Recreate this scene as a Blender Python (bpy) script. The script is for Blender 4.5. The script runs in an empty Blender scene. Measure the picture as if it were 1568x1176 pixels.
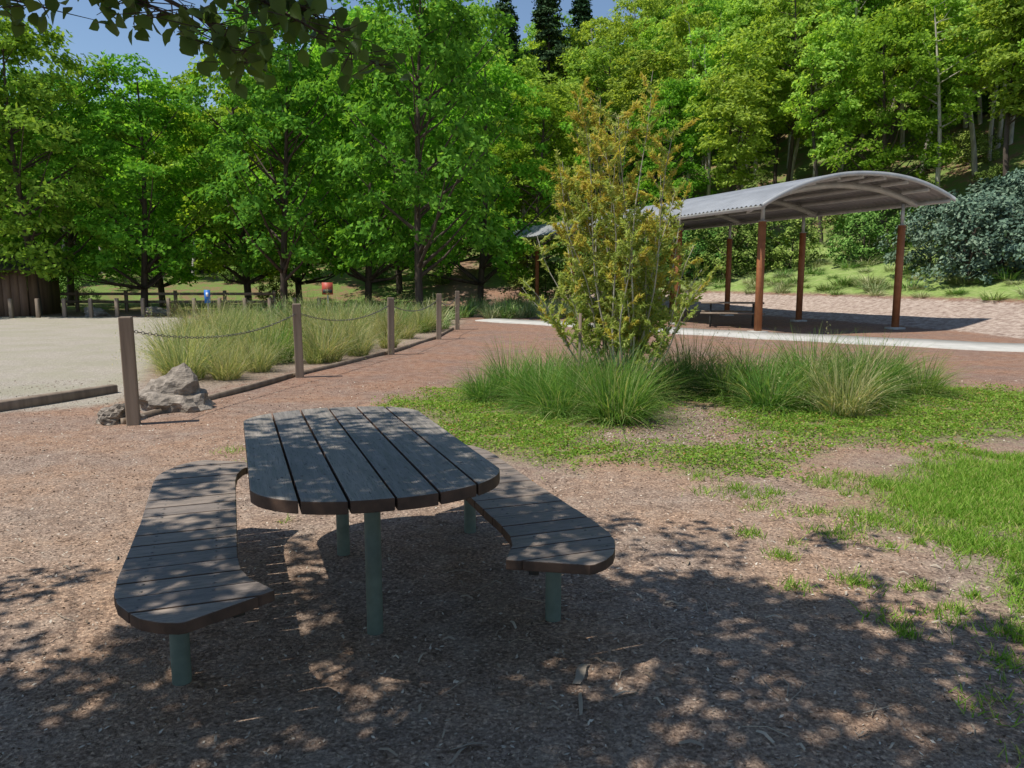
import bpy, bmesh, math, random
import numpy as np
from mathutils import Vector, Matrix
rng = np.random.default_rng(7)
random.seed(7)
scene = bpy.context.scene
COL = scene.collection

# ------------------------------------------------------------------ helpers
def link(o, parent=None):
    COL.objects.link(o)
    if parent: o.parent = parent
    return o

def empty(name, loc=(0,0,0), rotz=0):
    o = bpy.data.objects.new(name, None); o.location = loc; o.rotation_euler = (0,0,rotz)
    o.empty_display_size = .2
    return link(o)

class Acc:
    def __init__(s): s.V=[]; s.Q=[]; s.M=[]; s.n=0
    def add(s, v, q, m=0):
        v=np.asarray(v,float).reshape(-1,3); q=np.asarray(q,int).reshape(-1,4)
        s.V.append(v); s.Q.append(q+s.n); s.M.append(np.full(len(q),m)); s.n+=len(v)
    def mesh(s, name, mats, smooth=False):
        V=np.concatenate(s.V); Q=np.concatenate(s.Q); M=np.concatenate(s.M)
        me=bpy.data.meshes.new(name)
        me.vertices.add(len(V)); me.vertices.foreach_set('co', V.astype(np.float32).ravel())
        me.loops.add(len(Q)*4); me.loops.foreach_set('vertex_index', Q.astype(np.int32).ravel())
        me.polygons.add(len(Q)); me.polygons.foreach_set('loop_start', np.arange(0,len(Q)*4,4,dtype=np.int32))
        me.polygons.foreach_set('material_index', M.astype(np.int32))
        if smooth: me.polygons.foreach_set('use_smooth', np.ones(len(Q),bool))
        for m in mats: me.materials.append(m)
        me.update(calc_edges=True); me.validate()
        return me
    def obj(s, name, mats, parent=None, smooth=False):
        return link(bpy.data.objects.new(name, s.mesh(name, mats, smooth)), parent)

def norm(v):
    v=np.asarray(v,float); return v/(np.linalg.norm(v,axis=-1,keepdims=True)+1e-9)

def tube(acc, P, R, sides=6, m=0):
    P=np.asarray(P,float); n=len(P); R=np.broadcast_to(R,(n,))
    T=norm(np.gradient(P,axis=0))
    ref=np.array([0,0,1.]) if abs(T[0,2])<.9 else np.array([1.,0,0])
    U=norm(np.cross(T,ref)); W=np.cross(T,U)
    a=np.linspace(0,2*np.pi,sides,endpoint=False)
    V=P[:,None]+R[:,None,None]*(np.cos(a)[None,:,None]*U[:,None]+np.sin(a)[None,:,None]*W[:,None])
    q=[]
    for i in range(n-1):
        for j in range(sides):
            k=(j+1)%sides
            q.append((i*sides+j,i*sides+k,(i+1)*sides+k,(i+1)*sides+j))
    acc.add(V,q,m)

def box(acc, c, s, m=0, rz=0, rx=0, ry=0):
    c=np.array(c,float); h=np.array(s,float)/2
    v=np.array([[x,y,z] for z in(-1,1) for y in(-1,1) for x in(-1,1)],float)*h
    R=np.array(Matrix.Rotation(rz,3,'Z')@Matrix.Rotation(ry,3,'Y')@Matrix.Rotation(rx,3,'X'))
    v=v@R.T+c
    acc.add(v,[(0,2,3,1),(4,5,7,6),(0,1,5,4),(2,6,7,3),(0,4,6,2),(1,3,7,5)],m)

def leaves(acc, C, N, L, W, m=0, fold=False, T=None):
    n=len(C); N=norm(N)
    if T is None: T=rng.normal(size=(n,3))
    T=norm(T-(T*N).sum(1,keepdims=True)*N); B=np.cross(N,T)
    L=np.broadcast_to(L,(n,))[:,None]; W=np.broadcast_to(W,(n,))[:,None]
    if not fold:
        V=np.stack([C-T*L/2, C+B*W/2-T*L*.05, C+T*L/2, C-B*W/2-T*L*.05],1)
        q=np.arange(n*4).reshape(n,4)
    else:   # rounded, pointed leaf folded along its midrib
        def p(t,w): return C+T*L*t+B*W*w+N*W*abs(w)*.35-N*L*.25*(t+.5)**2*.4
        V=np.stack([p(-.5,0),p(-.27,.40),p(.02,.5),p(.28,.28),p(.5,0),p(.0,0),p(-.27,-.40),p(.02,-.5),p(.28,-.28)],1)
        b=np.arange(n)[:,None]*9
        q=np.concatenate([b+np.array([[0,1,2,5]]),b+np.array([[5,2,3,4]]),b+np.array([[0,5,7,6]]),b+np.array([[5,4,8,7]])])
    acc.add(V,q,m)

# ------------------------------------------------------------------ materials
def mat(name):
    m=bpy.data.materials.new(name); m.use_nodes=True
    nt=m.node_tree; nt.nodes.clear()
    out=nt.nodes.new('ShaderNodeOutputMaterial')
    return m,nt,out
def ramp(nt, stops, fac=None):
    r=nt.nodes.new('ShaderNodeValToRGB'); e=r.color_ramp.elements
    while len(e)<len(stops): e.new(.5)
    for i,(p,c) in enumerate(stops):
        e[i].position=p; e[i].color=(c if len(c)==4 else (*c,1)) if hasattr(c,'__len__') else (c,c,c,1)
    if fac is not None: nt.links.new(fac,r.inputs[0])
    return r.outputs[0]
def noise(nt, vec, scale, detail=4, rough=.55):
    n=nt.nodes.new('ShaderNodeTexNoise'); n.inputs['Scale'].default_value=scale; n.inputs['Detail'].default_value=detail
    n.inputs['Roughness'].default_value=rough
    if vec is not None: nt.links.new(vec,n.inputs['Vector'])
    return n.outputs['Fac']
def mixc(nt, fac, a, b, mode='MIX'):
    n=nt.nodes.new('ShaderNodeMix'); n.data_type='RGBA'; n.blend_type=mode
    for s,v in ((n.inputs[0],fac),(n.inputs[6],a),(n.inputs[7],b)):
        if isinstance(v,bpy.types.NodeSocket): nt.links.new(v,s)
        elif hasattr(v,'__len__'): s.default_value=(*v,1) if len(v)==3 else v
        else: s.default_value=v
    return n.outputs[2]
def mth(nt, op, a, b=0.):
    n=nt.nodes.new('ShaderNodeMath'); n.operation=op
    for s,v in ((n.inputs[0],a),(n.inputs[1],b)):
        if isinstance(v,bpy.types.NodeSocket): nt.links.new(v,s)
        else: s.default_value=v
    return n.outputs[0]
def principled(nt,out,col,rough=.8,metal=0,bump=None,bstr=.3,bdist=.01,spec=.3):
    p=nt.nodes.new('ShaderNodeBsdfPrincipled')
    if isinstance(col,bpy.types.NodeSocket): nt.links.new(col,p.inputs['Base Color'])
    else: p.inputs['Base Color'].default_value=(*col,1)
    if isinstance(rough,bpy.types.NodeSocket): nt.links.new(rough,p.inputs['Roughness'])
    else: p.inputs['Roughness'].default_value=rough
    p.inputs['Metallic'].default_value=metal; p.inputs['Specular IOR Level'].default_value=spec
    if bump is not None:
        b=nt.nodes.new('ShaderNodeBump'); b.inputs['Strength'].default_value=bstr; b.inputs['Distance'].default_value=bdist
        nt.links.new(bump,b.inputs['Height']); nt.links.new(b.outputs[0],p.inputs['Normal'])
    nt.links.new(p.outputs[0],out.inputs[0]); return p
def texco(nt, which='Object', scale=None):
    t=nt.nodes.new('ShaderNodeTexCoord'); o=t.outputs[which]
    if scale:
        mp=nt.nodes.new('ShaderNodeMapping'); mp.inputs['Scale'].default_value=scale
        nt.links.new(o,mp.inputs['Vector']); o=mp.outputs[0]
    return o

def leaf_mat(name, stops, trans=.35, tcol=1.6, rough=.5, objvar=.05, glossy=False):
    m,nt,out=mat(name)
    g=nt.nodes.new('ShaderNodeNewGeometry'); oi=nt.nodes.new('ShaderNodeObjectInfo')
    c=ramp(nt,stops,g.outputs['Random Per Island'])
    if objvar>0:
        h=nt.nodes.new('ShaderNodeHueSaturation')
        nt.links.new(mth(nt,'ADD',mth(nt,'MULTIPLY',oi.outputs['Random'],objvar),.5-objvar/2),h.inputs['Hue'])
        r2=mth(nt,'FRACT',mth(nt,'MULTIPLY',oi.outputs['Random'],17.3))
        nt.links.new(mth(nt,'ADD',mth(nt,'MULTIPLY',r2,objvar*9),1-objvar*4.5),h.inputs['Value'])
        nt.links.new(c,h.inputs['Color']); c=h.outputs[0]
    if glossy:
        p=nt.nodes.new('ShaderNodeBsdfPrincipled'); p.inputs['Roughness'].default_value=rough; p.inputs['Specular IOR Level'].default_value=.35
        nt.links.new(c,p.inputs['Base Color'])
    else:
        p=nt.nodes.new('ShaderNodeBsdfDiffuse'); nt.links.new(c,p.inputs[0])
    if trans<=0:
        nt.links.new(p.outputs[0],out.inputs[0]); return m
    t=nt.nodes.new('ShaderNodeBsdfTranslucent')
    tc=mixc(nt,1.,c,(tcol*1.08,tcol,tcol*.5),'MULTIPLY'); nt.links.new(tc,t.inputs[0])
    mx=nt.nodes.new('ShaderNodeMixShader'); mx.inputs[0].default_value=trans
    nt.links.new(p.outputs[0],mx.inputs[1]); nt.links.new(t.outputs[0],mx.inputs[2]); nt.links.new(mx.outputs[0],out.inputs[0])
    return m

def simple_mat(name,c1,c2,scale=8,rough=.8,metal=0,bstr=.3,stretch=None,bdist=.01):
    m,nt,out=mat(name); v=texco(nt,'Object',stretch)
    f=noise(nt,v,scale,5,.6)
    col=ramp(nt,[(.3,c1),(.7,c2)],f)
    principled(nt,out,col,rough,metal,f,bstr,bdist); return m

M_leaf  = leaf_mat('leaf_green',[(0,(.10,.21,.022)),(.5,(.20,.37,.04)),(1,(.34,.53,.07))],.45)
M_leaf2 = leaf_mat('leaf_dark',[(0,(.08,.17,.025)),(.6,(.14,.29,.04)),(1,(.25,.42,.06))],.4)
M_leafg = leaf_mat('leaf_gum',[(0,(.14,.23,.035)),(.5,(.25,.40,.06)),(1,(.41,.56,.12))],.45,objvar=.05)
M_under = leaf_mat('leaf_understorey',[(0,(.06,.12,.02)),(.6,(.15,.25,.05)),(1,(.26,.37,.09))],.0,objvar=.07)
M_blue  = leaf_mat('leaf_bluegreen',[(0,(.06,.10,.07)),(.6,(.12,.18,.12)),(1,(.22,.29,.19))],.0)
M_pine  = leaf_mat('pine_needle',[(0,(.03,.06,.03)),(1,(.07,.12,.05))],.0)
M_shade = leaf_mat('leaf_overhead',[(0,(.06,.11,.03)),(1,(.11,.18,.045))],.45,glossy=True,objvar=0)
M_yel   = leaf_mat('leaf_tip_gold',[(0,(.42,.42,.07)),(.6,(.52,.47,.09)),(1,(.56,.40,.11))],.4,1.2,objvar=0)
M_bushg = leaf_mat('leaf_bush',[(0,(.19,.27,.055)),(.5,(.34,.41,.11)),(1,(.48,.50,.17))],.45,objvar=0)
M_tuss  = leaf_mat('tussock_blade',[(0,(.07,.16,.03)),(.6,(.16,.29,.06)),(.85,(.26,.35,.11)),(1,(.47,.41,.22))],.35,objvar=.03)
M_pale  = leaf_mat('pale_blade',[(0,(.16,.22,.08)),(.5,(.30,.34,.14)),(.8,(.47,.44,.24)),(1,(.58,.50,.32))],.35,objvar=.03)
M_tussf = leaf_mat('far_blade_green',[(0,(.10,.20,.04)),(.6,(.20,.33,.07)),(1,(.40,.42,.18))],0,objvar=.04)
M_palef = leaf_mat('far_blade_pale',[(0,(.18,.25,.09)),(.5,(.32,.37,.15)),(1,(.52,.48,.28))],0,objvar=.04)
M_lawn  = leaf_mat('lawn_blade',[(0,(.11,.23,.025)),(.6,(.22,.39,.055)),(.85,(.35,.45,.10)),(1,(.50,.44,.19))],.3,objvar=0)
M_cover = leaf_mat('groundcover_leaf',[(0,(.09,.18,.02)),(.6,(.20,.34,.05)),(.88,(.30,.40,.08)),(.93,(.40,.36,.15)),(1,(.42,.20,.09))],.3,objvar=0)
M_chip  = leaf_mat('wood_chip_mat',[(0,(.12,.085,.065)),(.5,(.25,.18,.135)),(.8,(.45,.36,.28)),(1,(.68,.60,.49))],0.,objvar=0)
M_barkp = leaf_mat('bark_piece_mat',[(0,(.20,.15,.11)),(1,(.50,.43,.34))],0.,objvar=0)
M_trunk = simple_mat('bark_dark',(.045,.034,.026),(.12,.09,.07),6,.95,0,.6,(1,1,.2),.03)
M_trunkp= simple_mat('bark_pale',(.24,.20,.16),(.60,.55,.47),5,.9,0,.4,(1,1,.25),.02)
M_steelg= simple_mat('green_painted_steel',(.11,.14,.115),(.16,.20,.16),14,.5,0,.1)
M_frame = simple_mat('frame_steel',(.04,.04,.037),(.07,.065,.055),14,.6,0,.1)
M_galv  = simple_mat('galvanised_steel',(.34,.35,.35),(.48,.48,.47),3,.5,.2,.05)
M_rust  = simple_mat('rust_brown_steel',(.26,.09,.035),(.38,.15,.06),5,.6,0,.1)
M_conc  = simple_mat('concrete_mat',(.40,.38,.34),(.53,.50,.45),3,.85,0,.2)
M_post  = simple_mat('weathered_post_wood',(.14,.10,.07),(.34,.26,.19),5,.85,0,.5,(1,1,.08),.02)
M_hut   = simple_mat('brown_slab_timber',(.10,.06,.04),(.24,.15,.10),4,.85,0,.4,(1,1,.1),.02)
M_rock  = simple_mat('rock_mat',(.11,.09,.07),(.42,.35,.28),3.2,.9,0,.9,None,.06)
M_chain = simple_mat('chain_steel',(.12,.11,.10),(.22,.2,.18),20,.5,.7,.1)
m,nt,out=mat('roof_sheet_metal'); v=texco(nt,'Object',(1,.35,1)); f=noise(nt,v,2.2,5,.6)
principled(nt,out,ramp(nt,[(.3,(.27,.275,.28)),(.7,(.40,.405,.41))],f),.42,.3,f,.03,.01); M_roof=m

def wood_mat(name, stretch, dark, light):
    m,nt,out=mat(name)
    v=texco(nt,'Object',stretch)
    g=nt.nodes.new('ShaderNodeNewGeometry')
    add=nt.nodes.new('ShaderNodeVectorMath'); add.operation='ADD'
    cb=nt.nodes.new('ShaderNodeCombineXYZ')
    rr=mth(nt,'MULTIPLY',g.outputs['Random Per Island'],37.)
    for i in range(3): nt.links.new(rr,cb.inputs[i])
    nt.links.new(v,add.inputs[0]); nt.links.new(cb.outputs[0],add.inputs[1])
    f=noise(nt,add.outputs[0],6,8,.65)
    f2=noise(nt,texco(nt,'Object'),2.2,3)
    f3=noise(nt,add.outputs[0],22,5,.7)
    c=ramp(nt,[(.28,dark),(.72,light)],f)
    c=mixc(nt,mth(nt,'MULTIPLY',f2,.5),c,(.55,.54,.54),'MULTIPLY')
    tint=ramp(nt,[(0,(.78,.78,.79)),(1,(1.18,1.13,1.05))],g.outputs['Random Per Island'])
    c=mixc(nt,1.,c,tint,'MULTIPLY')
    c=mixc(nt,ramp(nt,[(.34,.85),(.44,0.)],f3),c,(.02,.018,.016))
    principled(nt,out,c,ramp(nt,[(.3,.45),(.7,.66)],f),0,f3,.5,.003,.45)
    return m
M_wood_t = wood_mat('weathered_plank_table',(9,.7,9),(.14,.127,.115),(.38,.34,.30))
M_wood_b = wood_mat('weathered_plank_bench',(.7,9,9),(.15,.122,.104),(.41,.335,.28))
M_edge = simple_mat('plank_edge_wood',(.05,.032,.024),(.13,.075,.05),10,.7,0,.3)

# ------------------------------------------------------------------ terrain
FX=[-400,-90,-40,-8,0,7,10.5,12.6,13.2,20,60,400]
FY=[60,52,50,47,44,38,31,24,18.5,14,8,-20]
def foot_sd(X,Y):
    X=np.asarray(X,float); Y=np.asarray(Y,float)
    d=np.full(np.broadcast(X,Y).shape,1e9)
    for i in range(len(FX)-1):
        a=np.array([FX[i],FY[i]],float); b=np.array([FX[i+1],FY[i+1]],float); ab=b-a
        t=np.clip(((X-a[0])*ab[0]+(Y-a[1])*ab[1])/(ab@ab),0,1)
        d=np.minimum(d,np.hypot(X-a[0]-t*ab[0],Y-a[1]-t*ab[1]))
    return np.where(Y>np.interp(X,FX,FY),d,-d)
def height(X,Y):
    X=np.asarray(X,float); Y=np.asarray(Y,float)
    d=foot_sd(X,Y)
    ang=X/(np.abs(Y)+5)
    k=np.interp(ang,[-.6,-.35,-.15,.1,.4,.8],[.50,.50,.85,.92,1.15,1.25])
    z=np.interp(d,[-1e3,0,1.2,3.2,15,110,200,600],[0,0,.25,.72,3.3,47,60,62])
    z=np.where(d>4,.85+(z-.85)*k,z)
    z=z+.25*np.sin(X*.21+1)*np.cos(Y*.17)*np.clip((d-4)/15,0,1)
    z=z+.012*np.sin(X*2.1)*np.cos(Y*1.7+.5)
    return z
def H(x,y): return float(height(np.array([x]),np.array([y]))[0])

def poly_sd(X,Y,P):
    P=np.array(P,float); d=np.full(X.shape,1e9); inside=np.zeros(X.shape,bool)
    for i in range(len(P)):
        a=P[i]; b=P[(i+1)%len(P)]; ab=b-a
        t=np.clip(((X-a[0])*ab[0]+(Y-a[1])*ab[1])/(ab@ab),0,1)
        d=np.minimum(d,np.hypot(X-a[0]-t*ab[0],Y-a[1]-t*ab[1]))
        c=((a[1]>Y)!=(b[1]>Y))&(X<(b[0]-a[0])*(Y-a[1])/(b[1]-a[1]+1e-12)+a[0])
        inside^=c
    return np.where(inside,d,-d)
P_cover=[(-1.35,9.1),(-.9,7.9),(-.45,6.9),(.3,6.3),(.95,6.55),(1.55,6.0),(2.3,6.3),(3.0,7.0),(4.2,7.1),(5.4,7.6),(8.5,8.3),(9,9.8),(6.6,10.4),(5.6,11.4),(2.2,11.6),(-.1,11.2),(-1.0,10.2)]
P_island=[(.75,7.0),(1.2,6.8),(1.7,7.1),(2.4,6.85),(2.85,7.2),(2.3,7.7),(2.6,8.5),(2.4,9.6),(1.9,10),(1.6,8.6),(1.15,8.0),(.7,7.6)]
P_lawn=[(2.3,4.85),(2.65,5.5),(3.2,6.1),(4.45,6.5),(9,7.3),(14,7),(14,1.5),(3.3,2.2),(2.55,2.9),(2.45,3.5),(2.9,4.1),(2.5,4.5)]
P_park=[(-4.9,9.4),(-5.2,10.8),(-6.4,13.8),(-8.5,20),(-9.2,25.5),(-13,30),(-60,33),(-60,5),(-8.0,5.5),(-6.2,8.6)]
P_bed=[(-4.4,9.7),(-3.7,12),(-2.75,15.4),(-2.1,19.2),(-1.9,23),(-1.6,27),(-2.5,31),(-7,31),(-9,26),(-8.3,20),(-6.2,13.5),(-4.9,10.2)]

def axis_pts(lo,f0,f1,hi,step,g=1.09):
    a=list(np.arange(f0,f1,step)); s=step; x=a[-1]
    while x<hi: s*=g; x+=s; a.append(x)
    s=step; x=f0; b=[]
    while x>lo: s*=g; x-=s; b.append(x)
    return np.array(b[::-1]+a)
xs=axis_pts(-400,-8,9,400,.13); ys=axis_pts(-60,.8,14,500,.13,1.06)
GX,GY=np.meshgrid(xs,ys); GZ=height(GX,GY)
nx=len(xs); ny=len(ys)
acc=Acc()
idx=np.arange(nx*ny).reshape(ny,nx)
acc.add(np.stack([GX,GY,GZ],-1), np.stack([idx[:-1,:-1],idx[:-1,1:],idx[1:,1:],idx[1:,:-1]],-1))
sm=lambda sd,w: np.clip(sd/w*.5+.5,0,1)
D=foot_sd(GX,GY)
zA=np.ones((ny,nx,4)); zB=np.ones((ny,nx,4))
isl=sm(poly_sd(GX,GY,P_island),.5)
zA[...,0]=sm(poly_sd(GX,GY,P_park),.7)
zA[...,1]=np.maximum(sm(poly_sd(GX,GY,P_cover),.6)*(1-isl), sm(poly_sd(GX,GY,P_lawn),.6))
zA[...,2]=np.clip((D-3)/1.5,0,1)*np.clip((GX+6)/8,0,1)*np.clip((19-D)/4,0,1)
zB[...,0]=np.clip((D+.6)/1.,0,1)*np.clip((3.9-D)/1.2,0,1)*np.clip((GX-1)/4,0,1)
zB[...,1]=np.clip((D-13)/5,0,1)+np.clip((D+14)/6,0,1)*np.clip((-GX-2)/5,0,1)
zB[...,1]=np.clip(zB[...,1],0,1)
zB[...,2]=np.maximum(sm(poly_sd(GX,GY,P_bed),1.),isl*.5)
m,nt,out=mat('ground_mat')
v=texco(nt,'Object')
aA=nt.nodes.new('ShaderNodeAttribute'); aA.attribute_name='zoneA'
aB=nt.nodes.new('ShaderNodeAttribute'); aB.attribute_name='zoneB'
sA=nt.nodes.new('ShaderNodeSeparateColor'); nt.links.new(aA.outputs['Color'],sA.inputs[0])
sB=nt.nodes.new('ShaderNodeSeparateColor'); nt.links.new(aB.outputs['Color'],sB.inputs[0])
n_big=noise(nt,v,.9,3); n_mid=noise(nt,v,6,4,.65); n_fine=noise(nt,v,60,3,.7)
vor=nt.nodes.new('ShaderNodeTexVoronoi'); vor.inputs['Scale'].default_value=85; nt.links.new(v,vor.inputs['Vector'])
vc=nt.nodes.new('ShaderNodeSeparateColor'); nt.links.new(vor.outputs['Color'],vc.inputs[0])
base=ramp(nt,[(.3,(.155,.108,.08)),(.5,(.32,.232,.178)),(.72,(.50,.385,.30))],n_fine)
base=mixc(nt,ramp(nt,[(.38,0.),(.62,1.)],n_big),base,mixc(nt,1.,base,(1.18,1.04,.90),'MULTIPLY'))
sx=nt.nodes.new('ShaderNodeSeparateXYZ'); nt.links.new(v,sx.inputs[0])
# the scoria further back is redder than the mulch around the table
redf=ramp(nt,[(0,0.),(1,1.)],mth(nt,'DIVIDE',mth(nt,'SUBTRACT',sx.outputs[1],5.0),7.))
base=mixc(nt,redf,base,mixc(nt,1.,base,(.80,.68,.66),'MULTIPLY'))
stone=ramp(nt,[(0,(.5,.48,.48)),(.7,(1,1,1)),(.9,(1.35,1.35,1.32)),(1,(1.8,1.8,1.75))],vc.outputs[0])
base=mixc(nt,mth(nt,'SUBTRACT',.8,mth(nt,'MULTIPLY',redf,.35)),base,stone,'MULTIPLY')
base=mixc(nt,ramp(nt,[(.45,.0),(.78,.35)],n_mid),base,(.48,.40,.32))
base=mixc(nt,ramp(nt,[(.27,.55),(.46,.0)],n_mid),base,(.12,.088,.068))
def zone(mask,w=.7):
    f=mth(nt,'ADD',mask,mth(nt,'MULTIPLY',mth(nt,'SUBTRACT',mth(nt,'MULTIPLY',mth(nt,'ADD',n_mid,n_fine),.5),.5),w*2.2))
    return ramp(nt,[(.38,0.),(.62,1.)],f)
gravel=ramp(nt,[(.3,(.32,.275,.22)),(.7,(.50,.44,.36))],n_fine)
gravel=mixc(nt,.5,gravel,stone,'MULTIPLY')
gravel=mixc(nt,ramp(nt,[(.42,0.),(.62,.5)],n_big),gravel,(.32,.30,.20))
green=ramp(nt,[(.3,(.15,.13,.06)),(.7,(.24,.27,.085))],n_fine)
slope=ramp(nt,[(.3,(.17,.24,.06)),(.55,(.30,.37,.12)),(.75,(.46,.43,.22))],n_mid)
slope=mixc(nt,ramp(nt,[(.4,0.),(.65,.6)],n_big),slope,(.19,.30,.06))
bank=ramp(nt,[(.3,(.20,.14,.11)),(.5,(.42,.32,.26)),(.75,(.60,.50,.41))],n_mid)
bank=mixc(nt,.35,bank,stone,'MULTIPLY')
forest=ramp(nt,[(.3,(.10,.07,.045)),(.42,(.26,.155,.095)),(.5,(.14,.19,.05)),(.7,(.20,.28,.07))],mth(nt,'ADD',mth(nt,'MULTIPLY',n_mid,.5),mth(nt,'MULTIPLY',n_big,.5)))
straw=ramp(nt,[(.3,(.17,.12,.09)),(.7,(.46,.36,.27))],n_fine)
c=mixc(nt,zone(sA.outputs[0],.35),base,gravel)
c=mixc(nt,zone(sB.outputs[2],.6),c,straw)
c=mixc(nt,zone(sB.outputs[0]),c,bank)
c=mixc(nt,zone(sA.outputs[2]),c,slope)
c=mixc(nt,zone(sB.outputs[1]),c,forest)
c=mixc(nt,mth(nt,'MULTIPLY',zone(sA.outputs[1],1.2),.7),c,green)
bh=mth(nt,'ADD',n_fine,mth(nt,'MULTIPLY',n_mid,1.5))
principled(nt,out,c,.95,0,bh,.8,.022,.15)
M_ground=m
me=acc.mesh('ground',[M_ground],True)
for nm,z in (('zoneA',zA),('zoneB',zB)):
    at=me.color_attributes.new(nm,'FLOAT_COLOR','POINT'); at.data.foreach_set('color',z.astype(np.float32).ravel())
link(bpy.data.objects.new('ground',me))

# concrete path
near=np.array([(-1.3,27.2),(-.4,26.2),(1.5,24.3),(3.9,21.6),(6.2,19.3),(10.6,15.9),(18,11.0),(30,4)])
far=near+np.array([(.6,1.2),(1.0,1.4),(1.1,1.4),(1.2,1.5),(1.2,1.6),(1.1,1.8),(1.1,1.8),(1.1,1.8)])
def densify(P,n=12):
    t=np.arange(len(P)); tt=np.linspace(0,len(P)-1,(len(P)-1)*n+1)
    return np.stack([np.interp(tt,t,P[:,k]) for k in range(2)],1)
A=densify(near); B=densify(far); acc=Acc(); n=len(A)
rows=[]
for P,dz in ((A,-.05),(A,.035),(B,.035),(B,-.05)):
    rows.append(np.column_stack([P,height(P[:,0],P[:,1])+dz]))
V=np.stack(rows,1); idx=np.arange(n*4).reshape(n,4)
acc.add(V,np.concatenate([np.stack([idx[:-1,k],idx[1:,k],idx[1:,k+1],idx[:-1,k+1]],-1) for k in range(3)]))
acc.obj('concrete_path',[M_conc])

# ------------------------------------------------------------------ picnic setting
def strip_planks(name, fn, edges, along, z0, th, matm, parent, gap=.008):
    bm=bmesh.new()
    for t0,t1 in zip(edges[:-1],edges[1:]):
        a=t0+gap/2; b=t1-gap/2
        ts=np.linspace(a,b,15)
        lo=[fn(t)[0] for t in ts]; hi=[fn(t)[1] for t in ts]
        pts=[(t,l) for t,l in zip(ts,lo)]+[(t,h) for t,h in zip(ts[::-1],hi[::-1])]
        q=[]
        for p in pts:
            if not q or math.hypot(p[0]-q[-1][0],p[1]-q[-1][1])>1e-3: q.append(p)
        if math.hypot(q[0][0]-q[-1][0],q[0][1]-q[-1][1])<1e-3: q.pop()
        if along=='x': q=[(y,x) for x,y in q][::-1]
        dz=random.uniform(-.0015,.0015)
        vb=[bm.verts.new((x,y,z0+dz)) for x,y in q]; vt=[bm.verts.new((x,y,z0+th+dz)) for x,y in q]
        bm.faces.new(vb[::-1]); bm.faces.new(vt)
        for i in range(len(q)):
            j=(i+1)%len(q); bm.faces.new((vb[i],vb[j],vt[j],vt[i]))
    bmesh.ops.recalc_face_normals(bm,faces=bm.faces)
    me=bpy.data.meshes.new(name); bm.to_mesh(me); bm.free(); me.materials.append(matm); me.materials.append(M_edge)
    for p in me.polygons:
        if abs(p.normal.z)<.5: p.material_index=1
    o=link(bpy.data.objects.new(name,me),parent)
    bv=o.modifiers.new('bevel','BEVEL'); bv.width=.004; bv.segments=2; bv.limit_method='ANGLE'; bv.angle_limit=math.radians(50)
    return o
def screws(name,pts,z,parent):
    acc=Acc()
    for x,y in pts:
        tube(acc,[(x,y,z-.004),(x,y,z+.0002),(x,y,z+.0012),(x,y,z+.0014)],[.0065,.0065,.005,.0005],8)
    acc.obj(name,[M_chain],parent)
TA=math.radians(20)
tab=empty('picnic_table',(-.778,3.70,0),TA)
Wt,Lt=.505,1.04
def ft(x):
    k2=max(0,1-abs(x/Wt)**2.15)**(1/2.15)
    return (-(Lt-.36+.36*k2), (Lt-.36+.36*k2))
ed=np.linspace(-Wt+.002,Wt-.002,7)
strip_planks('table_top_planks',ft,ed,'y',.702,.050,M_wood_t,tab,.009)
screws('table_screws',[((a+b)/2+s*.045,y) for a,b in zip(ed[:-1],ed[1:]) for s in(-1,1) for y in(-.60,0,.60)],.752,tab)
acc=Acc()
for x in (-.25,.25): box(acc,(x,0,.680),(.05,1.5,.040))
for y in (-.78,-.52,0,.52,.78): box(acc,(0,y,.678),(.44 if abs(y)>.7 else .84,.05,.036))
acc.obj('table_frame',[M_frame],tab)
def leg(parent,x,y,z1,r=.034):
    acc=Acc(); tube(acc,[(x,y,-.1),(x,y,.3),(x,y,z1)],r,20)
    acc.obj('leg',[M_steelg],parent,True)
    acc=Acc(); box(acc,(x,y,z1-.004),(.15,.15,.008)); acc.obj('leg_plate',[M_steelg],parent)
for y in (-.5,.51): leg(tab,0,y,.660,.036)
A1=[0,.6,.75,.86,.95,1.01]; I1=[.555,.555,.545,.515,.465,.434]
Ao=[0,.7,.85,.95,1.04,1.10,1.15,1.18]; Oo=[.965,.975,.968,.945,.90,.86,.80,.73]
for side in (-1,1):
    b=empty('curved_bench',(-.778,3.70,0),TA)
    def fb(t,side=side):
        a=abs(t)
        i=np.interp(a,A1,I1) if a<=1.01 else np.interp(a,[1.01,1.18],[.434,.73]); o_=np.interp(a,Ao,Oo)
        return (side*i,side*o_) if side>0 else (-o_,-i)
    eb=np.linspace(-1.178,1.178,18)
    strip_planks('seat_planks',fb,eb,'x',.408,.042,M_wood_b,b,.007)
    screws('seat_screws',[(side*r_,(p+q)/2+s*.035) for p,q in zip(eb[1:-2],eb[2:-1]) for s in(-1,1) for r_ in(.64,.88)],.450,b)
    acc=Acc()
    for off in (.10,.31):
        P=[]
        for yy in np.linspace(-1.0,1.0,30):
            i,o_=np.interp(abs(yy),A1,I1),np.interp(abs(yy),Ao,Oo); P.append((side*(i+(o_-i)*off/.41),yy,.386))
        P=np.array(P)
        for k in range(len(P)-1):
            mid=(P[k]+P[k+1])/2; dlt=P[k+1]-P[k]
            box(acc,mid,(.04,np.linalg.norm(dlt)+.004,.040+.0006*(k%2)),0,math.atan2(-dlt[0],dlt[1]))
    for yy in (-.68,0,.62): box(acc,(side*.765,yy,.384),(.34,.05,.032))
    acc.obj('seat_frame',[M_frame],b)
    for yy in (-.68,.62): leg(b,side*.78,yy,.368,.036)

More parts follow.
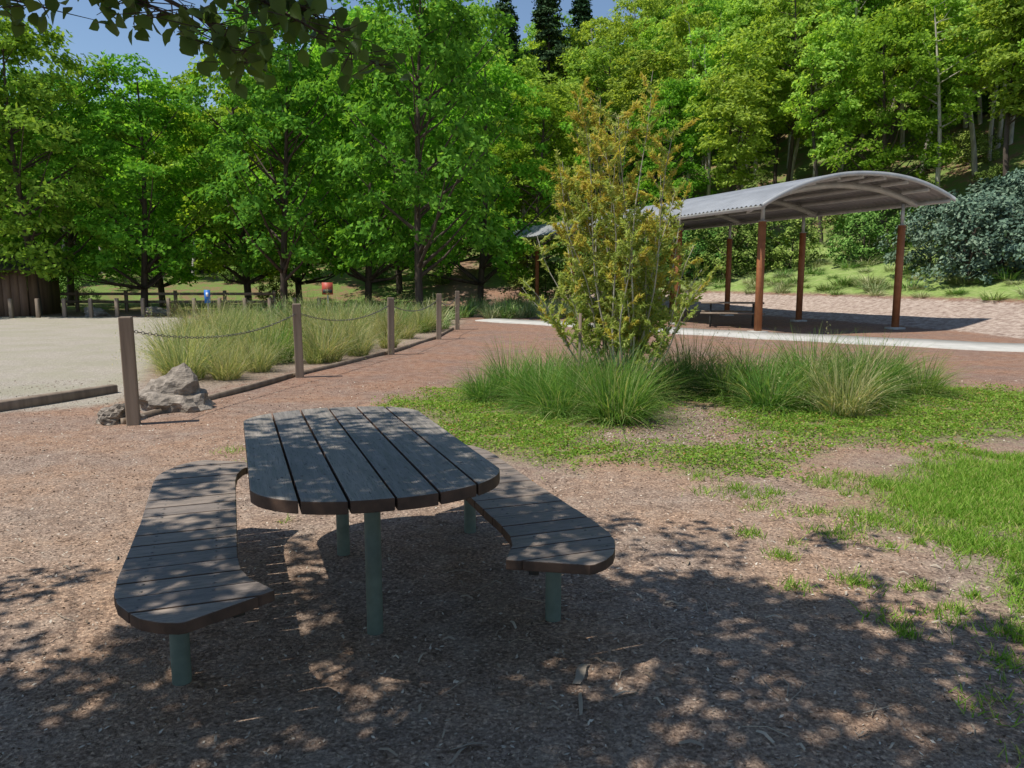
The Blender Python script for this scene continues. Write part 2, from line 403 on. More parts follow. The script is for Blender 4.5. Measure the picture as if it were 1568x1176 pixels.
# ------------------------------------------------------------------ bollards + chain
PO=[(-4.01,8.02),(-3.30,11.87),(-2.43,15.4),(-1.83,19.2),(-1.62,22.8)]
for (x,y) in PO:
    z=H(x,y); bm=bmesh.new()
    bmesh.ops.create_cube(bm,size=1)
    for v_ in bm.verts: v_.co=Vector((v_.co.x*.125,v_.co.y*.125,(v_.co.z+.5)*1.34-.2))
    bmesh.ops.bevel(bm,geom=[e for e in bm.edges],offset=.012,segments=2,affect='EDGES',profile=.5)
    me=bpy.data.meshes.new('wooden_bollard'); bm.to_mesh(me); bm.free(); me.materials.append(M_post)
    o=link(bpy.data.objects.new('wooden_bollard',me)); o.location=(x,y,z); o.rotation_euler=(random.uniform(-.015,.015),random.uniform(-.02,.02),random.uniform(.1,.35))
acc=Acc()
for (p,q) in zip(PO[:-1],PO[1:]):
    p=np.array([*p,1.0]); q=np.array([*q,1.0]); L=np.linalg.norm(q-p); n=int(L/.055)
    for k in range(n):
        def pt(t): return p+(q-p)*t+np.array([0,0,-.20*(1-(2*t-1)**2)])
        c0=pt((k+.5)/n); d=norm(pt((k+1)/n)-pt(k/n)); s=norm(np.cross(d,[0,0,1])); u=np.cross(s,d)
        w=s if k%2 else u
        a=np.linspace(0,2*np.pi,8,endpoint=False)
        R=[c0+d*math.cos(t)*.034+w*math.sin(t)*.014 for t in a]; R.append(R[0])
        tube(acc,np.array(R),.004,4)
acc.obj('bollard_chain',[M_chain],None,True)
acc=Acc()
for (p,q) in zip(PO[:-1],PO[1:]):
    p=np.array(p)+(-.12,0); q=np.array(q)+(-.12,0); dlt=q-p
    box(acc,(*(p+q)/2,.02),(.04,np.linalg.norm(dlt),.09),0,math.atan2(-dlt[0],dlt[1]))
acc.obj('timber_path_edging',[M_post])
acc=Acc(); box(acc,(-5.95,8.95,.04),(.14,2.9,.15),0,-.42); me_=acc.obj('timber_kerb',[M_post]); bv=me_.modifiers.new('b','BEVEL'); bv.width=.015
def rock(name,loc,scale,seed,rz=0):
    from mathutils import noise as mn
    bm=bmesh.new(); bmesh.ops.create_icosphere(bm,subdivisions=4,radius=1)
    off=Vector((seed*7.3,seed*3.1,seed*1.7))
    for v_ in bm.verts:
        c=v_.co.copy(); d=mn.noise(c*1.1+off)*.42+mn.noise(c*2.7+off)*.18+mn.noise(c*7+off)*.07
        cell=mn.cell(c*2.2+off)*.10
        v_.co=c*(1+d+cell); v_.co.z+=.06*round(v_.co.z*5)
    me=bpy.data.meshes.new(name); bm.to_mesh(me); bm.free(); me.materials.append(M_rock)
    o=link(bpy.data.objects.new(name,me)); o.location=loc; o.scale=scale; o.rotation_euler=(.05,.08,rz); return o
rock('boulder',(-3.98,9.0,.06),(.46,.40,.28),1,.3)
rock('boulder',(-4.25,8.2,.02),(.25,.20,.12),2,1.)
for i,(x,y,s) in enumerate([(-16.6,30.8,.36),(-14.3,31,.36)]):
    rock('boulder',(x,y,.05),(s*1.4,s,s*.6),i+4,i)

# ------------------------------------------------------------------ shelter
SH=empty('picnic_shelter',(9.14,22.2,0),math.radians(19.4))
YE=21.0
def arc(w): return 3.5+.84*(1-(abs(w-.35)/3.4)**2.2)
ysr=np.arange(-1.0,YE,.05); ws=np.linspace(-3.25,3.25,25)
YY,WW=np.meshgrid(ysr,ws,indexing='ij')
ZZ=arc(WW)+.024*np.sin(YY/.20*2*np.pi)
acc=Acc(); idx=np.arange(YY.size).reshape(YY.shape)
q=np.stack([idx[:-1,:-1],idx[1:,:-1],idx[1:,1:],idx[:-1,1:]],-1)
acc.add(np.stack([WW,YY,ZZ],-1),q); acc.obj('roof_sheet',[M_roof],SH,True)
acc=Acc()
def archbeam(acc,y,dz,depth,thick,w0=-3.25,w1=3.25,m=0,n=28):
    w=np.linspace(w0,w1,n); z=arc(w)+dz
    V=[]
    for dy in(-thick/2,thick/2):
        for zz in (0,-depth): V.append(np.column_stack([w,np.full(n,y+dy),z+zz]))
    V=np.stack(V,1); i=np.arange(n*4).reshape(n,4); Q=[]
    for a,b in ((0,1),(1,3),(3,2),(2,0)): Q.append(np.stack([i[:-1,a],i[1:,a],i[1:,b],i[:-1,b]],-1))
    Q.append(np.array([[i[0,0],i[0,1],i[0,3],i[0,2]],[i[-1,0],i[-1,1],i[-1,3],i[-1,2]]]))
    acc.add(V,np.concatenate([x.reshape(-1,4) for x in Q]),m)
for i in range(5): archbeam(acc,i*4.24,-.15,.16,.09,-2.95,2.95)
archbeam(acc,-1.04,.03,.12,.03); archbeam(acc,YE+.04,.03,.12,.03)
for w in np.linspace(-3.15,3.15,9):
    sl=(arc(w+.01)-arc(w-.01))/.02
    box(acc,(w,(YE-1)/2,arc(w)-.095),(.08,YE+.9,.11),0,0,0,-math.atan(sl))
acc.obj('roof_frame',[M_galv],SH)
acc=Acc()
for i in range(5):
    for w in (-2.45,2.45):
        y=i*4.24
        box(acc,(w,y,1.5),(.15,.15,3.1),0)
        box(acc,(w,y,3.35),(.10,.05,.62),1); box(acc,(w,y,3.055),(.18,.18,.016),1)
acc.obj('posts',[M_rust,M_galv],SH)
acc=Acc()
for w in (-2.45,2.45):
    for i in range(5): box(acc,(w,i*4.24,.02),(.4,.4,.08))
acc.obj('post_footings',[M_conc],SH)

def picnic_std(loc,rz):
    e=empty('picnic_table',loc,rz)
    acc=Acc()
    for k in range(5): box(acc,(-.30+.15*k,0,.74),(.14,1.9,.04))
    acc.obj('table_top',[M_post],e)
    acc=Acc()
    for s in(-1,1):
        for k in range(2): box(acc,(s*(.66+.15*k),0,.44),(.14,1.9,.04))
    acc.obj('seats',[M_post],e)
    acc=Acc()
    for y in(-.65,.65):
        box(acc,(0,y,.69),(.7,.06,.06)); box(acc,(0,y,.39),(1.6,.06,.06))
        for s in(-1,1): box(acc,(s*.3,y,.34),(.055,.055,.76),0,0,0,-s*.25)
    acc.obj('legs',[M_frame],e)
picnic_std((6.95,24.4,0),math.radians(75)); picnic_std((5.3,33,0),math.radians(80))

# ------------------------------------------------------------------ trees
def crown_pts(n, z0, z1, R, lump, bias=.5, prof='round'):
    t=rng.random(n)**.9; a=rng.random(n)*2*np.pi
    if prof=='round': r=np.sqrt(np.clip(1-((t-.42)/.6)**2,0.02,1))
    elif prof=='up': r=np.sqrt(np.clip(1-((t-.55)/.56)**2,0.02,1))
    else: r=(1-t)*.95+.08
    lm=1+.28*np.sin(3*a+lump+5*t)+.22*np.sin(5*a-lump*2+9*t)+.14*np.sin(14*t+lump*3)
    rad=R*r*lm*(bias+(1-bias)*rng.random(n)**.6)
    return np.column_stack([rad*np.cos(a),rad*np.sin(a),z0+(z1-z0)*t])
def make_tree(name,Ht,R,z0,nspray,per,leafL,leafm,barkm,seed,prof='round',tr=.18,sr=(.45,.95),lean=.3,flat=.45,limbs=40):
    acc=Acc(); lump=seed*1.37
    n=9; t=np.linspace(0,1,n)
    TP=np.column_stack([lean*np.sin(t*3+seed),lean*np.cos(t*2.3+seed)-lean*math.cos(seed),t*Ht*.93]); TP[:,0]-=TP[0,0]
    TP[0,2]=-.4
    tube(acc,TP,tr*(1-t*.88)+.012,8,0)
    C=crown_pts(nspray,z0,Ht,R,lump,.35,prof)
    for c in C[:limbs]:
        zt=max(z0*.7,c[2]-np.hypot(c[0],c[1])*.75)
        k=np.array([np.interp(zt,TP[:,2],TP[:,i]) for i in range(3)])
        mid=(k+c)/2+rng.normal(size=3)*.12+np.array([0,0,-.15])
        r0=np.interp(zt,TP[:,2],tr*(1-t*.88))*.5+.01
        tube(acc,[k,mid,c],[r0,r0*.55,.012],5,0)
    S=rng.uniform(sr[0],sr[1],nspray)
    cen=np.repeat(C,per,0); ss=np.repeat(S,per)
    g=rng.normal(size=(len(cen),3)); g=g/np.linalg.norm(g,axis=1,keepdims=True)*(rng.random(len(cen))[:,None]**.45)
    off=g*ss[:,None]; off[:,2]*=flat
    outw=cen.copy(); outw[:,2]=0; outw=norm(outw)
    off[:,2]-= .25*np.clip((off*outw).sum(1),-1,1)
    P=cen+off
    Nn=rng.normal(size=P.shape)*.5+np.array([0,0,.8])+outw*.5
    leaves(acc,P,Nn,leafL*rng.uniform(.7,1.3,len(P)),leafL*.62*rng.uniform(.7,1.2,len(P)),1)
    return acc.mesh(name,[barkm,leafm])
dec=[make_tree('deciduous_tree_mesh',12,3.8,1.7,215,70,.25,M_leaf if i!=1 else M_leaf2,M_trunk,i+1) for i in range(3)]
gum=[make_tree('forest_tree_mesh',13,2.5,5.2,115,56,.29,M_leafg,M_trunkp if i%4!=3 else M_trunk,i+11,'up',.16,(.45,.9),.7,.5,20) for i in range(4)]
shr=[make_tree('shrub_mesh',2.6,1.8,.1,80,45,.17,mm,M_trunk,i+21,'round',.05,(.25,.5),.1,.7,20) for i,mm in enumerate((M_under,M_under,M_blue))]
pin=make_tree('conifer_mesh',17,2.9,2.5,190,60,.28,M_pine,M_trunk,31,'cone',.22,(.4,.8),.1,.22)

def place(name,me,x,y,s=1.,rz=None,parent=None,sz=None,dz=0):
    o=bpy.data.objects.new(name,me); o.location=(x,y,H(x,y)+dz); o.scale=(s,s,sz or s)
    o.rotation_euler=(0,0,random.uniform(0,6.28) if rz is None else rz); return link(o,parent)
for x,y,k,s,sz in [(-22.8,32,0,.95,1.12),(-19.3,31.5,1,.86,.93),(-16.2,34,2,.84,.87),(-12.9,38,0,.98,1.02),(-9.9,33.5,1,.88,1.04),(-11.8,43,2,1.,.98),
                   (-6.9,37,0,.95,1.12),(-3.7,31,1,.92,1.16),(-1.6,38,2,.9,1.0),(-27,36,2,1.,1.1),(-24,42,1,1.,.98),(-18.5,41,0,.9,.86)]:
    place('deciduous_tree',dec[k],x,y,s,None,None,sz)
F=empty('forest')
cnt=0
for row,gy in enumerate(np.arange(20,135,4.6)):
    for gx in np.arange(-110,115,4.6):
        x=gx+random.uniform(-2.1,2.1); y=gy+random.uniform(-2.1,2.1)
        if abs(x)>.73*y+3: continue
        d=float(foot_sd(x,y))
        lim=12.5 if x>2 else 1.5
        if d<lim or d>78: continue
        if -.08<x/y<.17 and d>50: continue
        if d>34 and x<8 and random.random()<.25: continue
        if x<0 and d<12 and random.random()<.3: continue
        k=random.randrange(4)
        s=random.uniform(.85,1.15)
        if x/y<-.3: s*=.80
        me_=gum[k]
        if x<2 and random.random()<.4: me_=dec[random.randrange(3)]
        elif x>=2 and random.random()<.08: me_=dec[random.randrange(3)]; s*=.8
        place('forest_tree',me_,x,y,s,None,F,s*random.uniform(.9,1.2)); cnt+=1
# second planting that closes the canopy of the right-hand hillside
for i in range(95):
    x=random.uniform(14,55); y=random.uniform(36,88)
    d=float(foot_sd(x,y))
    if d<17 or x/y>.75 or x/y<.2: continue
    place('forest_tree',gum[random.randrange(4)],x,y,random.uniform(.75,1.),None,F,random.uniform(.8,1.1))
for i in range(320):
    x=random.uniform(-60,60); y=random.uniform(30,90); d=float(foot_sd(x,y))
    if abs(x)>.72*y+2: continue
    if d<(10 if x>2 else -2) or d>(30 if x<10 else 48): continue
    if x>6 and d<30 and random.random()<.4: continue
    place('understorey_shrub',shr[random.randrange(2)],x,y,random.uniform(.4,.9),None,F)
for x,y,s in [(-.6,70,1.10),(3.2,72,1.18),(-4.2,76,1.0),(6.5,77,1.04)]:
    place('conifer_tree',pin,x,y,s)
for i in range(34):
    x=random.uniform(16.5,34); y=22+ (x-17)*.35+random.uniform(4,13)
    if x/y<.46 or x/y>.8: continue
    place('acacia_shrub',shr[2],x,y,random.uniform(.8,1.25),None,None,random.uniform(.9,1.15))
for x,y,s in [(9.5,44,1.),(12,43,1.1),(15,42,1.),(17.5,39,.9),(7,46,1.),(19.5,41,1.1),(13.6,45,1.2),(4.2,45,1.1),(10.6,46.5,1.2)]:
    place('understorey_shrub',shr[random.randrange(2)],x,y,s,None,F)

# ------------------------------------------------------------------ sapling bush
def sapling():
    acc=Acc(); P=[];Tn=[];col=[]
    for b in range(40):
        a=random.uniform(0,6.28)
        L=random.uniform(1.2,3.1) if b>8 else random.uniform(3.1,3.75); sp=random.uniform(.25,1.25)*(1.3-.85*(L/3.8))*1.15
        n=10; t=np.linspace(0,1,n)
        base=np.array([math.cos(a)*.05,math.sin(a)*.05,0])
        Pth=base+np.column_stack([np.cos(a)*sp*t**.85+.06*np.sin(t*7+b),np.sin(a)*sp*t**.85+.06*np.cos(t*6+b),L*t**1.05])
        tube(acc,Pth,.013*(1-t*.88)+.0015,5,0)
        for k in range(int(L*11)):
            tt=random.uniform(.14,1)**.75; p=np.array([np.interp(tt,t,Pth[:,i]) for i in range(3)])
            aa=random.uniform(0,6.28); l=random.uniform(.14,.42)*(1.25-tt*.5)
            dv=norm(np.array([math.cos(aa),math.sin(aa),random.uniform(.35,1.4)])); e=p+dv*l
            tube(acc,[p,(p+e)/2,e],[.003,.0022,.0015],3,0)
            m_=int(l*165)
            s_=rng.random(m_)**.8; q=p+dv*l*s_[:,None]
            P.append(q); Tn.append(np.tile(dv,(m_,1))+rng.normal(size=(m_,3))*.5)
            gold=random.random()< (.15+.22*(p[2]>1.4)+.3*(p[2]>2.2))
            col.append(np.full(m_,gold)&(s_>.3))
    P=np.concatenate(P);Tn=np.concatenate(Tn);col=np.concatenate(col)
    for flag,mi in((False,1),(True,2)):
        k=col==flag; n=k.sum()
        T=norm(Tn[k]); leaves(acc,P[k]+T*.03,rng.normal(size=(n,3))+np.array([-.6,-.4,.6]),rng.uniform(.055,.10,n),rng.uniform(.014,.023,n),mi,T=T)
    return acc.obj('bottlebrush_sapling',[M_trunkp,M_bushg,M_yel])
sap=sapling(); sap.location=(1.45,9.9,0); sap.scale=(1.05,1.,1.02)
acc=Acc(); box(acc,(.85,9.6,.5),(.035,.035,1.2)); acc.obj('tree_stake',[M_post])

# ------------------------------------------------------------------ tussocks
def tuss(name,n,L,spread,w,matm,heads=0,rr=.2,S=6):
    acc=Acc(); a=rng.random(n)*2*np.pi; r=rng.random(n)**.5*rr
    l=L*rng.uniform(.45,1.15,n); lean=rng.random(n)**.8*spread
    a2=a+rng.normal(size=n)*.6
    dr=np.column_stack([np.cos(a2),np.sin(a2)]); b0=np.column_stack([np.cos(a),np.sin(a)])*r[:,None]; t=np.linspace(0,1,S)
    rad=l[:,None]*(np.sin(lean)[:,None]*t**1.3*.95+.3*spread*rng.random(n)[:,None]*t**2.6)
    z=l[:,None]*(np.cos(lean)[:,None]*t-.48*np.sin(lean)[:,None]*t**2.4)
    z=np.maximum(z,.01)
    C=np.stack([b0[:,0:1]+rad*dr[:,0:1],b0[:,1:2]+rad*dr[:,1:2],z],-1)
    tw=rng.random(n)*np.pi; side=np.column_stack([np.cos(tw),np.sin(tw),np.zeros(n)])
    ww=w*(1-t**2*.9)[None,:,None]*rng.uniform(.7,1.2,n)[:,None,None]
    V=np.stack([C+side[:,None]*ww/2,C-side[:,None]*ww/2],2)
    idx=np.arange(n*S*2).reshape(n,S,2)
    acc.add(V,np.stack([idx[:,:-1,0],idx[:,:-1,1],idx[:,1:,1],idx[:,1:,0]],-1))
    if heads:
        tip=C[:heads,-1]; m_=8
        Pp=np.repeat(tip,m_,0)+rng.normal(size=(heads*m_,3))*np.array([.02,.02,.05])
        leaves(acc,Pp,rng.normal(size=Pp.shape),.035,.009,1,T=rng.normal(size=Pp.shape)*.4+np.array([0,0,1.]))
    return acc.mesh(name,[matm,M_pale])
tg=[tuss('tussock_mesh',900,.9,1.2,.010,M_tuss,0,.25) for _ in range(3)]
tp=[tuss('pale_tussock_mesh',480,1.05,.95,.013,M_pale,120,.3,5) for _ in range(3)]
tm=[tuss('green_tussock_mesh',420,.9,1.1,.014,M_tuss,0,.28,5) for _ in range(2)]
tf=[tuss('far_tussock_mesh',150,.9,1.0,.03,mm,0,.35,4) for mm in (M_palef,M_tussf,M_palef,M_tussf)]
for x,y,s in [(1.15,8.15,.95),(.55,8.6,.9),(1.0,8.7,1.0),(.35,9.1,.95),(.75,9.5,1.),(1.35,9.2,.95),(1.75,9.7,.9),(.0,9.8,.85),(1.1,10.2,.9),(2.2,10.3,.85),(-.35,9.5,.7),(.5,10.4,.9)]:
    o=place('tussock_grass',tg[random.randrange(3)],x,y,s*.95); o.scale[2]*=random.uniform(.85,1.12)
for x,y,s in [(3.05,9.0,1.),(3.6,9.3,1.15),(4.1,9.2,1.),(2.75,9.8,1.),(3.3,10.4,1.1),(4.6,9.9,1.1),(4.2,10.6,1.15),(5.0,10.3,1.),(3.75,8.6,.85),(2.5,10.6,.9),(5.3,9.9,.8)]:
    o=place('tussock_grass',(tp if random.random()<.35 else tg)[random.randrange(3)],x,y,s*.97); o.scale[2]*=random.uniform(.82,1.1)
GB=empty('native_grass_bed')
k=0
while k<185:
    x=random.uniform(-9,-1.6); y=random.uniform(9.8,31)
    if poly_sd(np.array([x]),np.array([y]),P_bed)[0]<.2: continue
    if y>22: mm=tf[random.randrange(3)]
    else: mm=tp[random.randrange(3)] if random.random()<.75 else tm[random.randrange(2)]
    o=place('grass_clump',mm,x,y,random.uniform(.45,1.05),None,GB); o.scale[2]*=random.uniform(.8,1.2); k+=1
for i in range(60):
    x=random.uniform(-2,3.5); y=random.uniform(28.5,40)
    place('grass_clump',tf[random.randrange(4)],x,y,random.uniform(.6,1.),None,GB)
SG=empty('hillside_grass')
for i in range(1000):
    x=random.uniform(3,34); y=random.uniform(18,55); d=float(foot_sd(x,y))
    if not 3.4<d<16 or x/y>.8: continue
    o=place('grass_clump',tf[random.randrange(4)],x,y,random.uniform(.5,1.2),None,SG); o.scale[2]*=.5

# ------------------------------------------------------------------ lawn & groundcover
def scatter(poly,n,soft,excl=None,amp=.35):
    P=np.array(poly)
    lo=P.min(0)-.4; hi=P.max(0)+.3; hi[0]=min(hi[0],7.5)if poly is P_lawn else hi[0]
    X=rng.uniform(lo[0],hi[0],n); Y=rng.uniform(lo[1],hi[1],n)
    sd=poly_sd(X,Y,poly)+amp*np.sin(X*3.1+Y*1.3)*np.sin(Y*2.7-X)+.16*np.sin(X*9)*np.sin(Y*8+1)
    k=rng.random(n)<np.clip(sd/soft+.4,0,1)
    if excl is not None:
        se=poly_sd(X,Y,excl)+.2*np.sin(X*6)*np.sin(Y*5); k&=~(rng.random(n)<np.clip(se/.5+.5,0,.93))
    k&=(np.abs(X)<.72*Y+.6)
    return X[k],Y[k]
X,Y=scatter(P_cover,300000,.9,P_island)
pt_=np.sin(X*3.7+2)*np.sin(Y*4.9+X)+.7*np.sin(X*8.3-Y*3)*np.sin(Y*10.1)
k=(pt_>-.75)|(rng.random(len(X))<.18); X=X[k];Y=Y[k]; pt_=pt_[k]
acc=Acc(); n=len(X); Nn=rng.normal(size=(n,3))*.55+np.array([0,0,1.])
hh=.045+.035*np.clip(pt_,-.8,1.2)+.02*np.sin(X*7)*np.sin(Y*6)
leaves(acc,np.column_stack([X,Y,height(X,Y)+rng.random(n)*np.maximum(hh,.012)+.005]),Nn,rng.uniform(.018,.042,n),rng.uniform(.010,.022,n),0)
acc.obj('groundcover_plants',[M_cover])
X,Y=scatter(P_lawn,560000,.8,None,.3)
patch=np.sin(X*4.3+1)*np.sin(Y*5.1)+.6*np.sin(X*11)*np.sin(Y*9.7)
inn=poly_sd(X,Y,P_lawn)
k=((patch>-.35)|(inn>.6)|(rng.random(len(X))<.3)); X=X[k];Y=Y[k]
for i in range(110):
    cx=random.uniform(1.4,3.2); cy=random.uniform(1.9,5.6)
    if i>75: cx=random.uniform(-3,6); cy=random.uniform(4.6,8)
    m_=random.randint(15,80); sp_=random.uniform(.02,.08); X=np.append(X,cx+rng.normal(size=m_)*sp_); Y=np.append(Y,cy+rng.normal(size=m_)*sp_)
n=len(X)
a=rng.random(n)*6.28; hgt=rng.uniform(.015,.055,n); w=.0024+.0018*rng.random(n)
z=height(X,Y); sx_=np.cos(a)*w; sy_=np.sin(a)*w; lx=rng.normal(size=n)*.026; ly=rng.normal(size=n)*.026
V=np.stack([np.column_stack([X-sx_,Y-sy_,z]),np.column_stack([X+sx_,Y+sy_,z]),np.column_stack([X+sx_*.3+lx,Y+sy_*.3+ly,z+hgt]),np.column_stack([X-sx_*.3+lx,Y-sy_*.3+ly,z+hgt])],1)
acc=Acc(); acc.add(V,np.arange(n*4).reshape(n,4)); acc.obj('lawn_grass',[M_lawn])

# ------------------------------------------------------------------ chips
n=36000; Y=1.6+10*rng.random(n)**1.3; X=rng.uniform(-.8,.8,n)*(Y+.6)
k=(poly_sd(X,Y,P_lawn)<.5)&((poly_sd(X,Y,P_cover)<.1)|(poly_sd(X,Y,P_island)>-.2)); X=X[k];Y=Y[k]
n2=6000; X=np.append(X,rng.uniform(.5,3.0,n2)); Y=np.append(Y,rng.uniform(6.7,9,n2)); n=len(X)
acc=Acc(); s=rng.uniform(.003,.013,n)*(1+.06*Y); leaves(acc,np.column_stack([X,Y,height(X,Y)+.003]),rng.normal(size=(n,3))*.35+np.array([0,0,1.]),s*1.8,s*.8,0)
acc.obj('wood_chips',[M_chip])
acc=Acc()
pl=[(.27,2.83,.16,.04,1.2),(.42,2.68,.10,.02,.4),(.25,2.62,.15,.015,1.5),(-.17,2.32,.12,.015,1.),(-.14,2.36,.13,.015,.2),(-.37,2.98,.09,.012,1.4),(-.2,2.75,.2,.01,.8)]
for i in range(150):
    y=random.uniform(1.9,4.8); x=random.uniform(-.7,.7)*y
    pl.append((x,y,random.uniform(.02,.08),random.uniform(.004,.012),random.uniform(0,3.14)))
for j,(x,y,l,w,a) in enumerate(pl):
    m_=5; t=np.linspace(-.5,.5,m_); bd=random.uniform(-.05,.05)*l; cx=x+np.cos(a)*l*t-np.sin(a)*bd*np.sin(t*5); cy=y+np.sin(a)*l*t+np.cos(a)*bd*np.sin(t*5)
    z=.010+.006*np.cos(t*6)+H(x,y); ww=w*(1-.5*np.abs(t)*rng.uniform(.6,1.6,m_))
    A_=np.column_stack([cx-np.sin(a)*ww/2,cy+np.cos(a)*ww/2,z]); B_=np.column_stack([cx+np.sin(a)*ww/2,cy-np.cos(a)*ww/2,z+.005])
    V=np.stack([A_,B_],1); idx=np.arange(m_*2).reshape(m_,2); acc.add(V,np.stack([idx[:-1,0],idx[:-1,1],idx[1:,1],idx[1:,0]],-1))
for i in range(50):
    y=random.uniform(1.9,4.6); x=random.uniform(-.7,.7)*y; a=random.uniform(0,6.28); l=random.uniform(.06,.22)
    p=np.array([x,y,.010]); tube(acc,[p,p+np.array([math.cos(a)*l/2,math.sin(a)*l/2,.010]),p+np.array([math.cos(a+.2)*l,math.sin(a+.2)*l,0])],[.0022,.002,.0012],5)
acc.obj('bark_litter',[M_barkp])

# ------------------------------------------------------------------ overhead shade tree
SX,SY=.50,.17
acc=Acc()
tp_=[(-4.2,-1.6,-.3),(-4.1,-1.5,1.5),(-3.8,-1.2,3.2),(-3.4,-.7,5.),(-3.1,-.4,7.5)]
tube(acc,tp_,[.24,.21,.18,.13,.06],10,0)
def spray(c,r,n,size=.085):
    g=rng.normal(size=(n,3)); g=norm(g)*rng.random(n)[:,None]**.5*r; g[:,2]*=.6
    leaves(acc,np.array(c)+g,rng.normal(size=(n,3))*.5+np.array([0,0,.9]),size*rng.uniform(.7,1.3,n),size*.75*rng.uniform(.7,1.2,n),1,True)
sprays=[]
for i in range(620):
    a=random.uniform(0,6.28); r=random.random()**.5
    sprays.append((.15+2.3*r*math.cos(a),2.1+1.75*r*math.sin(a)))
for i in range(135):
    a=random.uniform(0,6.28); r=random.uniform(.9,1.7)
    sprays.append((.2+2.2*r*math.cos(a),2.1+1.6*r*math.sin(a)))
for i in range(46): sprays.append((random.uniform(-1.6,0.2),random.uniform(3.0,4.3)))
for gx,gy in sprays:
    z=random.uniform(3.7,6.2); p=np.array([gx-SX*z,gy-SY*z,z])
    if z<1.75+.336*p[1]+.4: continue
    spray(p,random.uniform(.16,.34),random.randint(16,30))
    if random.random()<.4:
        k=np.array([-3.6,-1.,3.6]); k=k+(np.array([-3.1,-.4,7.])-k)*random.random()*.6
        mid=(k+p)/2+np.array([0,0,.3])
        tube(acc,[k,mid,p],[.03,.015,.004],5,0)
# unseen crown leaves added above and behind the viewer to block skylight
for i in range(420):
    a=random.uniform(0,6.28); r=random.random()**.5
    p=np.array([-2.2+5.0*r*math.cos(a),-2.6+2.9*r*math.sin(a),random.uniform(4.2,7.5)])
    if p[1]>.1: continue
    spray(p,random.uniform(.3,.55),22,.17)
for Bp,nn in (([(-3.6,-.9,3.6),(-2.4,1.2,3.2),(-1.6,2.3,2.85),(-1.2,2.8,2.68),(-.85,3.,2.52),(-.5,3.05,2.34)],110),
           ([(-3.6,-.9,3.5),(-2.3,1.3,3.05),(-1.45,2.7,2.62),(-1.1,2.9,2.46),(-.98,2.95,2.32)],90),
           ([(-3.7,-.8,3.3),(-3.0,1.2,3.0),(-2.3,2.4,2.7),(-2.0,2.8,2.55),(-1.66,2.9,2.5)],80),
           ([(-3.6,-.9,3.6),(-2.2,1.6,3.1),(-1.2,2.8,2.7),(-.9,3.0,2.6),(-.65,3.1,2.48)],90),
           ([(-3.7,-.8,3.3),(-2.8,1.6,3.0),(-1.9,2.6,2.68),(-1.45,2.9,2.58),(-1.2,3.,2.48)],80)):
    Bp=np.array(Bp); tube(acc,Bp,np.linspace(.022,.002,len(Bp)),5,0)
    for i in range(nn):
        t=1.6+(len(Bp)-2.6)*random.random()**.65; p=np.array([np.interp(t,range(len(Bp)),Bp[:,j]) for j in range(3)])
        q=p+rng.normal(size=3)*np.array([.09,.12,.03])
        tube(acc,[p,(p+q)/2,q],[.0025,.002,.0012],4,0)
        T=np.array([[random.gauss(0,.6),random.gauss(0,.4),-.8]]); L_=random.uniform(.055,.08)
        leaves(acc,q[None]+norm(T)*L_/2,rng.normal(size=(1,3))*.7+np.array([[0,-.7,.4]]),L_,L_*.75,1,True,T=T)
acc.obj('shade_tree',[M_trunk,M_shade])

# ------------------------------------------------------------------ small distant things
def pmat(n,c): return simple_mat(n,c,tuple(min(1,x*1.1) for x in c),3,.5,0,.02)
M_bl=pmat('sign_blue',(.03,.16,.5)); M_rd=pmat('sign_red',(.45,.08,.05)); M_wh=pmat('sign_white',(.75,.75,.72))
def sign(name,x,y,z,w,h,mats,two=False):
    e=empty(name,(x,y,H(x,y)),.1)
    acc=Acc(); tube(acc,[(0,0,-.2),(0,0,z/2),(0,0,z)],.03,8); acc.obj('sign_post',[M_galv],e,True)
    acc=Acc(); box(acc,(0,-.045,z-h/2),(w,.02,h),0)
    if two: box(acc,(0,-.06,z-h*.72),(w*.86,.006,h*.3),1)
    else: box(acc,(0,-.06,z-h*.35),(w*.4,.006,h*.3),1)
    acc.obj('sign_plate',mats,e)
sign('blue_parking_sign',-11.6,29.5,1.05,.22,.5,[M_bl,M_wh]); sign('red_notice_sign',-6.9,29,1.35,.4,.45,[M_rd,M_frame],True)
for i in range(15):
    x=-21+i*.95; y=29.2+.12*i
    acc=Acc(); box(acc,(0,0,.28),(.13,.13,.9)); o=acc.obj('car_park_bollard',[M_post]); o.location=(x,y,0); b=o.modifiers.new('b','BEVEL'); b.width=.015
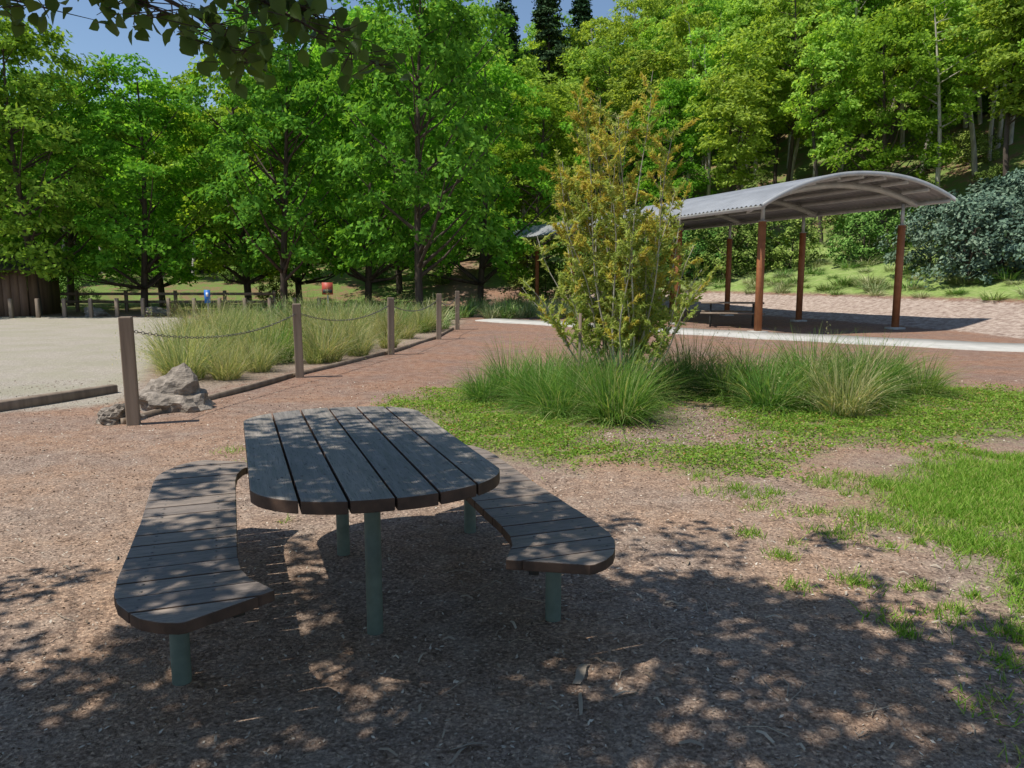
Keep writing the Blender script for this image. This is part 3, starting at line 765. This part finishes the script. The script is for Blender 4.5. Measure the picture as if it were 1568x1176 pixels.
acc=Acc()
for i in range(8):
    box(acc,(-26+i*2.2,34.5,.4),(.12,.12,1.1))
for z in(.45,.8): box(acc,(-18.3,34.42,z),(15.6,.05,.12))
acc.obj('timber_fence',[M_post])
e=empty('timber_hut',(-22.3,31.6,0),.15)
acc=Acc()
for i in range(20): box(acc,(-3+.3*i+.15,-1.5,.85),(.28,.06+.02*(i%2),1.9))
for s in(-1,1): box(acc,(s*3.0,0,.85),(.06,2.8,1.9))
acc.obj('walls',[M_hut],e)
acc=Acc(); box(acc,(0,-.92,2.12),(6.8,2.1,.06),0,0,.28); box(acc,(0,.92,2.12),(6.8,2.1,.06),0,0,-.28); acc.obj('roof',[M_frame],e)
acc=Acc(); box(acc,(.6,-1.56,.8),(.8,.05,1.6)); acc.obj('door',[M_edge],e)

# ------------------------------------------------------------------ light, world, camera
sv=Vector((-SX,-SY,1)).normalized()
sun=bpy.data.lights.new('sun','SUN'); sun.energy=5.0; sun.angle=math.radians(.53); sun.color=(1,.97,.90)
so=link(bpy.data.objects.new('sun',sun)); so.rotation_euler=sv.to_track_quat('Z','Y').to_euler(); so.location=(-10,0,20)
w=bpy.data.worlds.new('World'); scene.world=w; w.use_nodes=True; nt=w.node_tree
sk=nt.nodes.new('ShaderNodeTexSky'); sk.sky_type='NISHITA'; sk.sun_disc=False
sk.sun_elevation=math.asin(sv.z); sk.sun_rotation=math.atan2(sv.x,sv.y)%(2*math.pi); sk.ozone_density=2.0; sk.air_density=1.0; sk.dust_density=.1
nt.links.new(sk.outputs[0],nt.nodes['Background'].inputs[0]); nt.nodes['Background'].inputs[1].default_value=.125
cam=bpy.data.cameras.new('camera'); co=link(bpy.data.objects.new('camera',cam)); scene.camera=co
cam.sensor_width=36; cam.lens=36*1178/1568; cam.clip_end=1500; cam.clip_start=.05
co.location=(0,0,1.55); co.rotation_euler=(math.radians(90-7.93),0,0)
scene.view_settings.view_transform='Standard'; scene.view_settings.look='None'; scene.view_settings.exposure=0
print('forest',cnt)
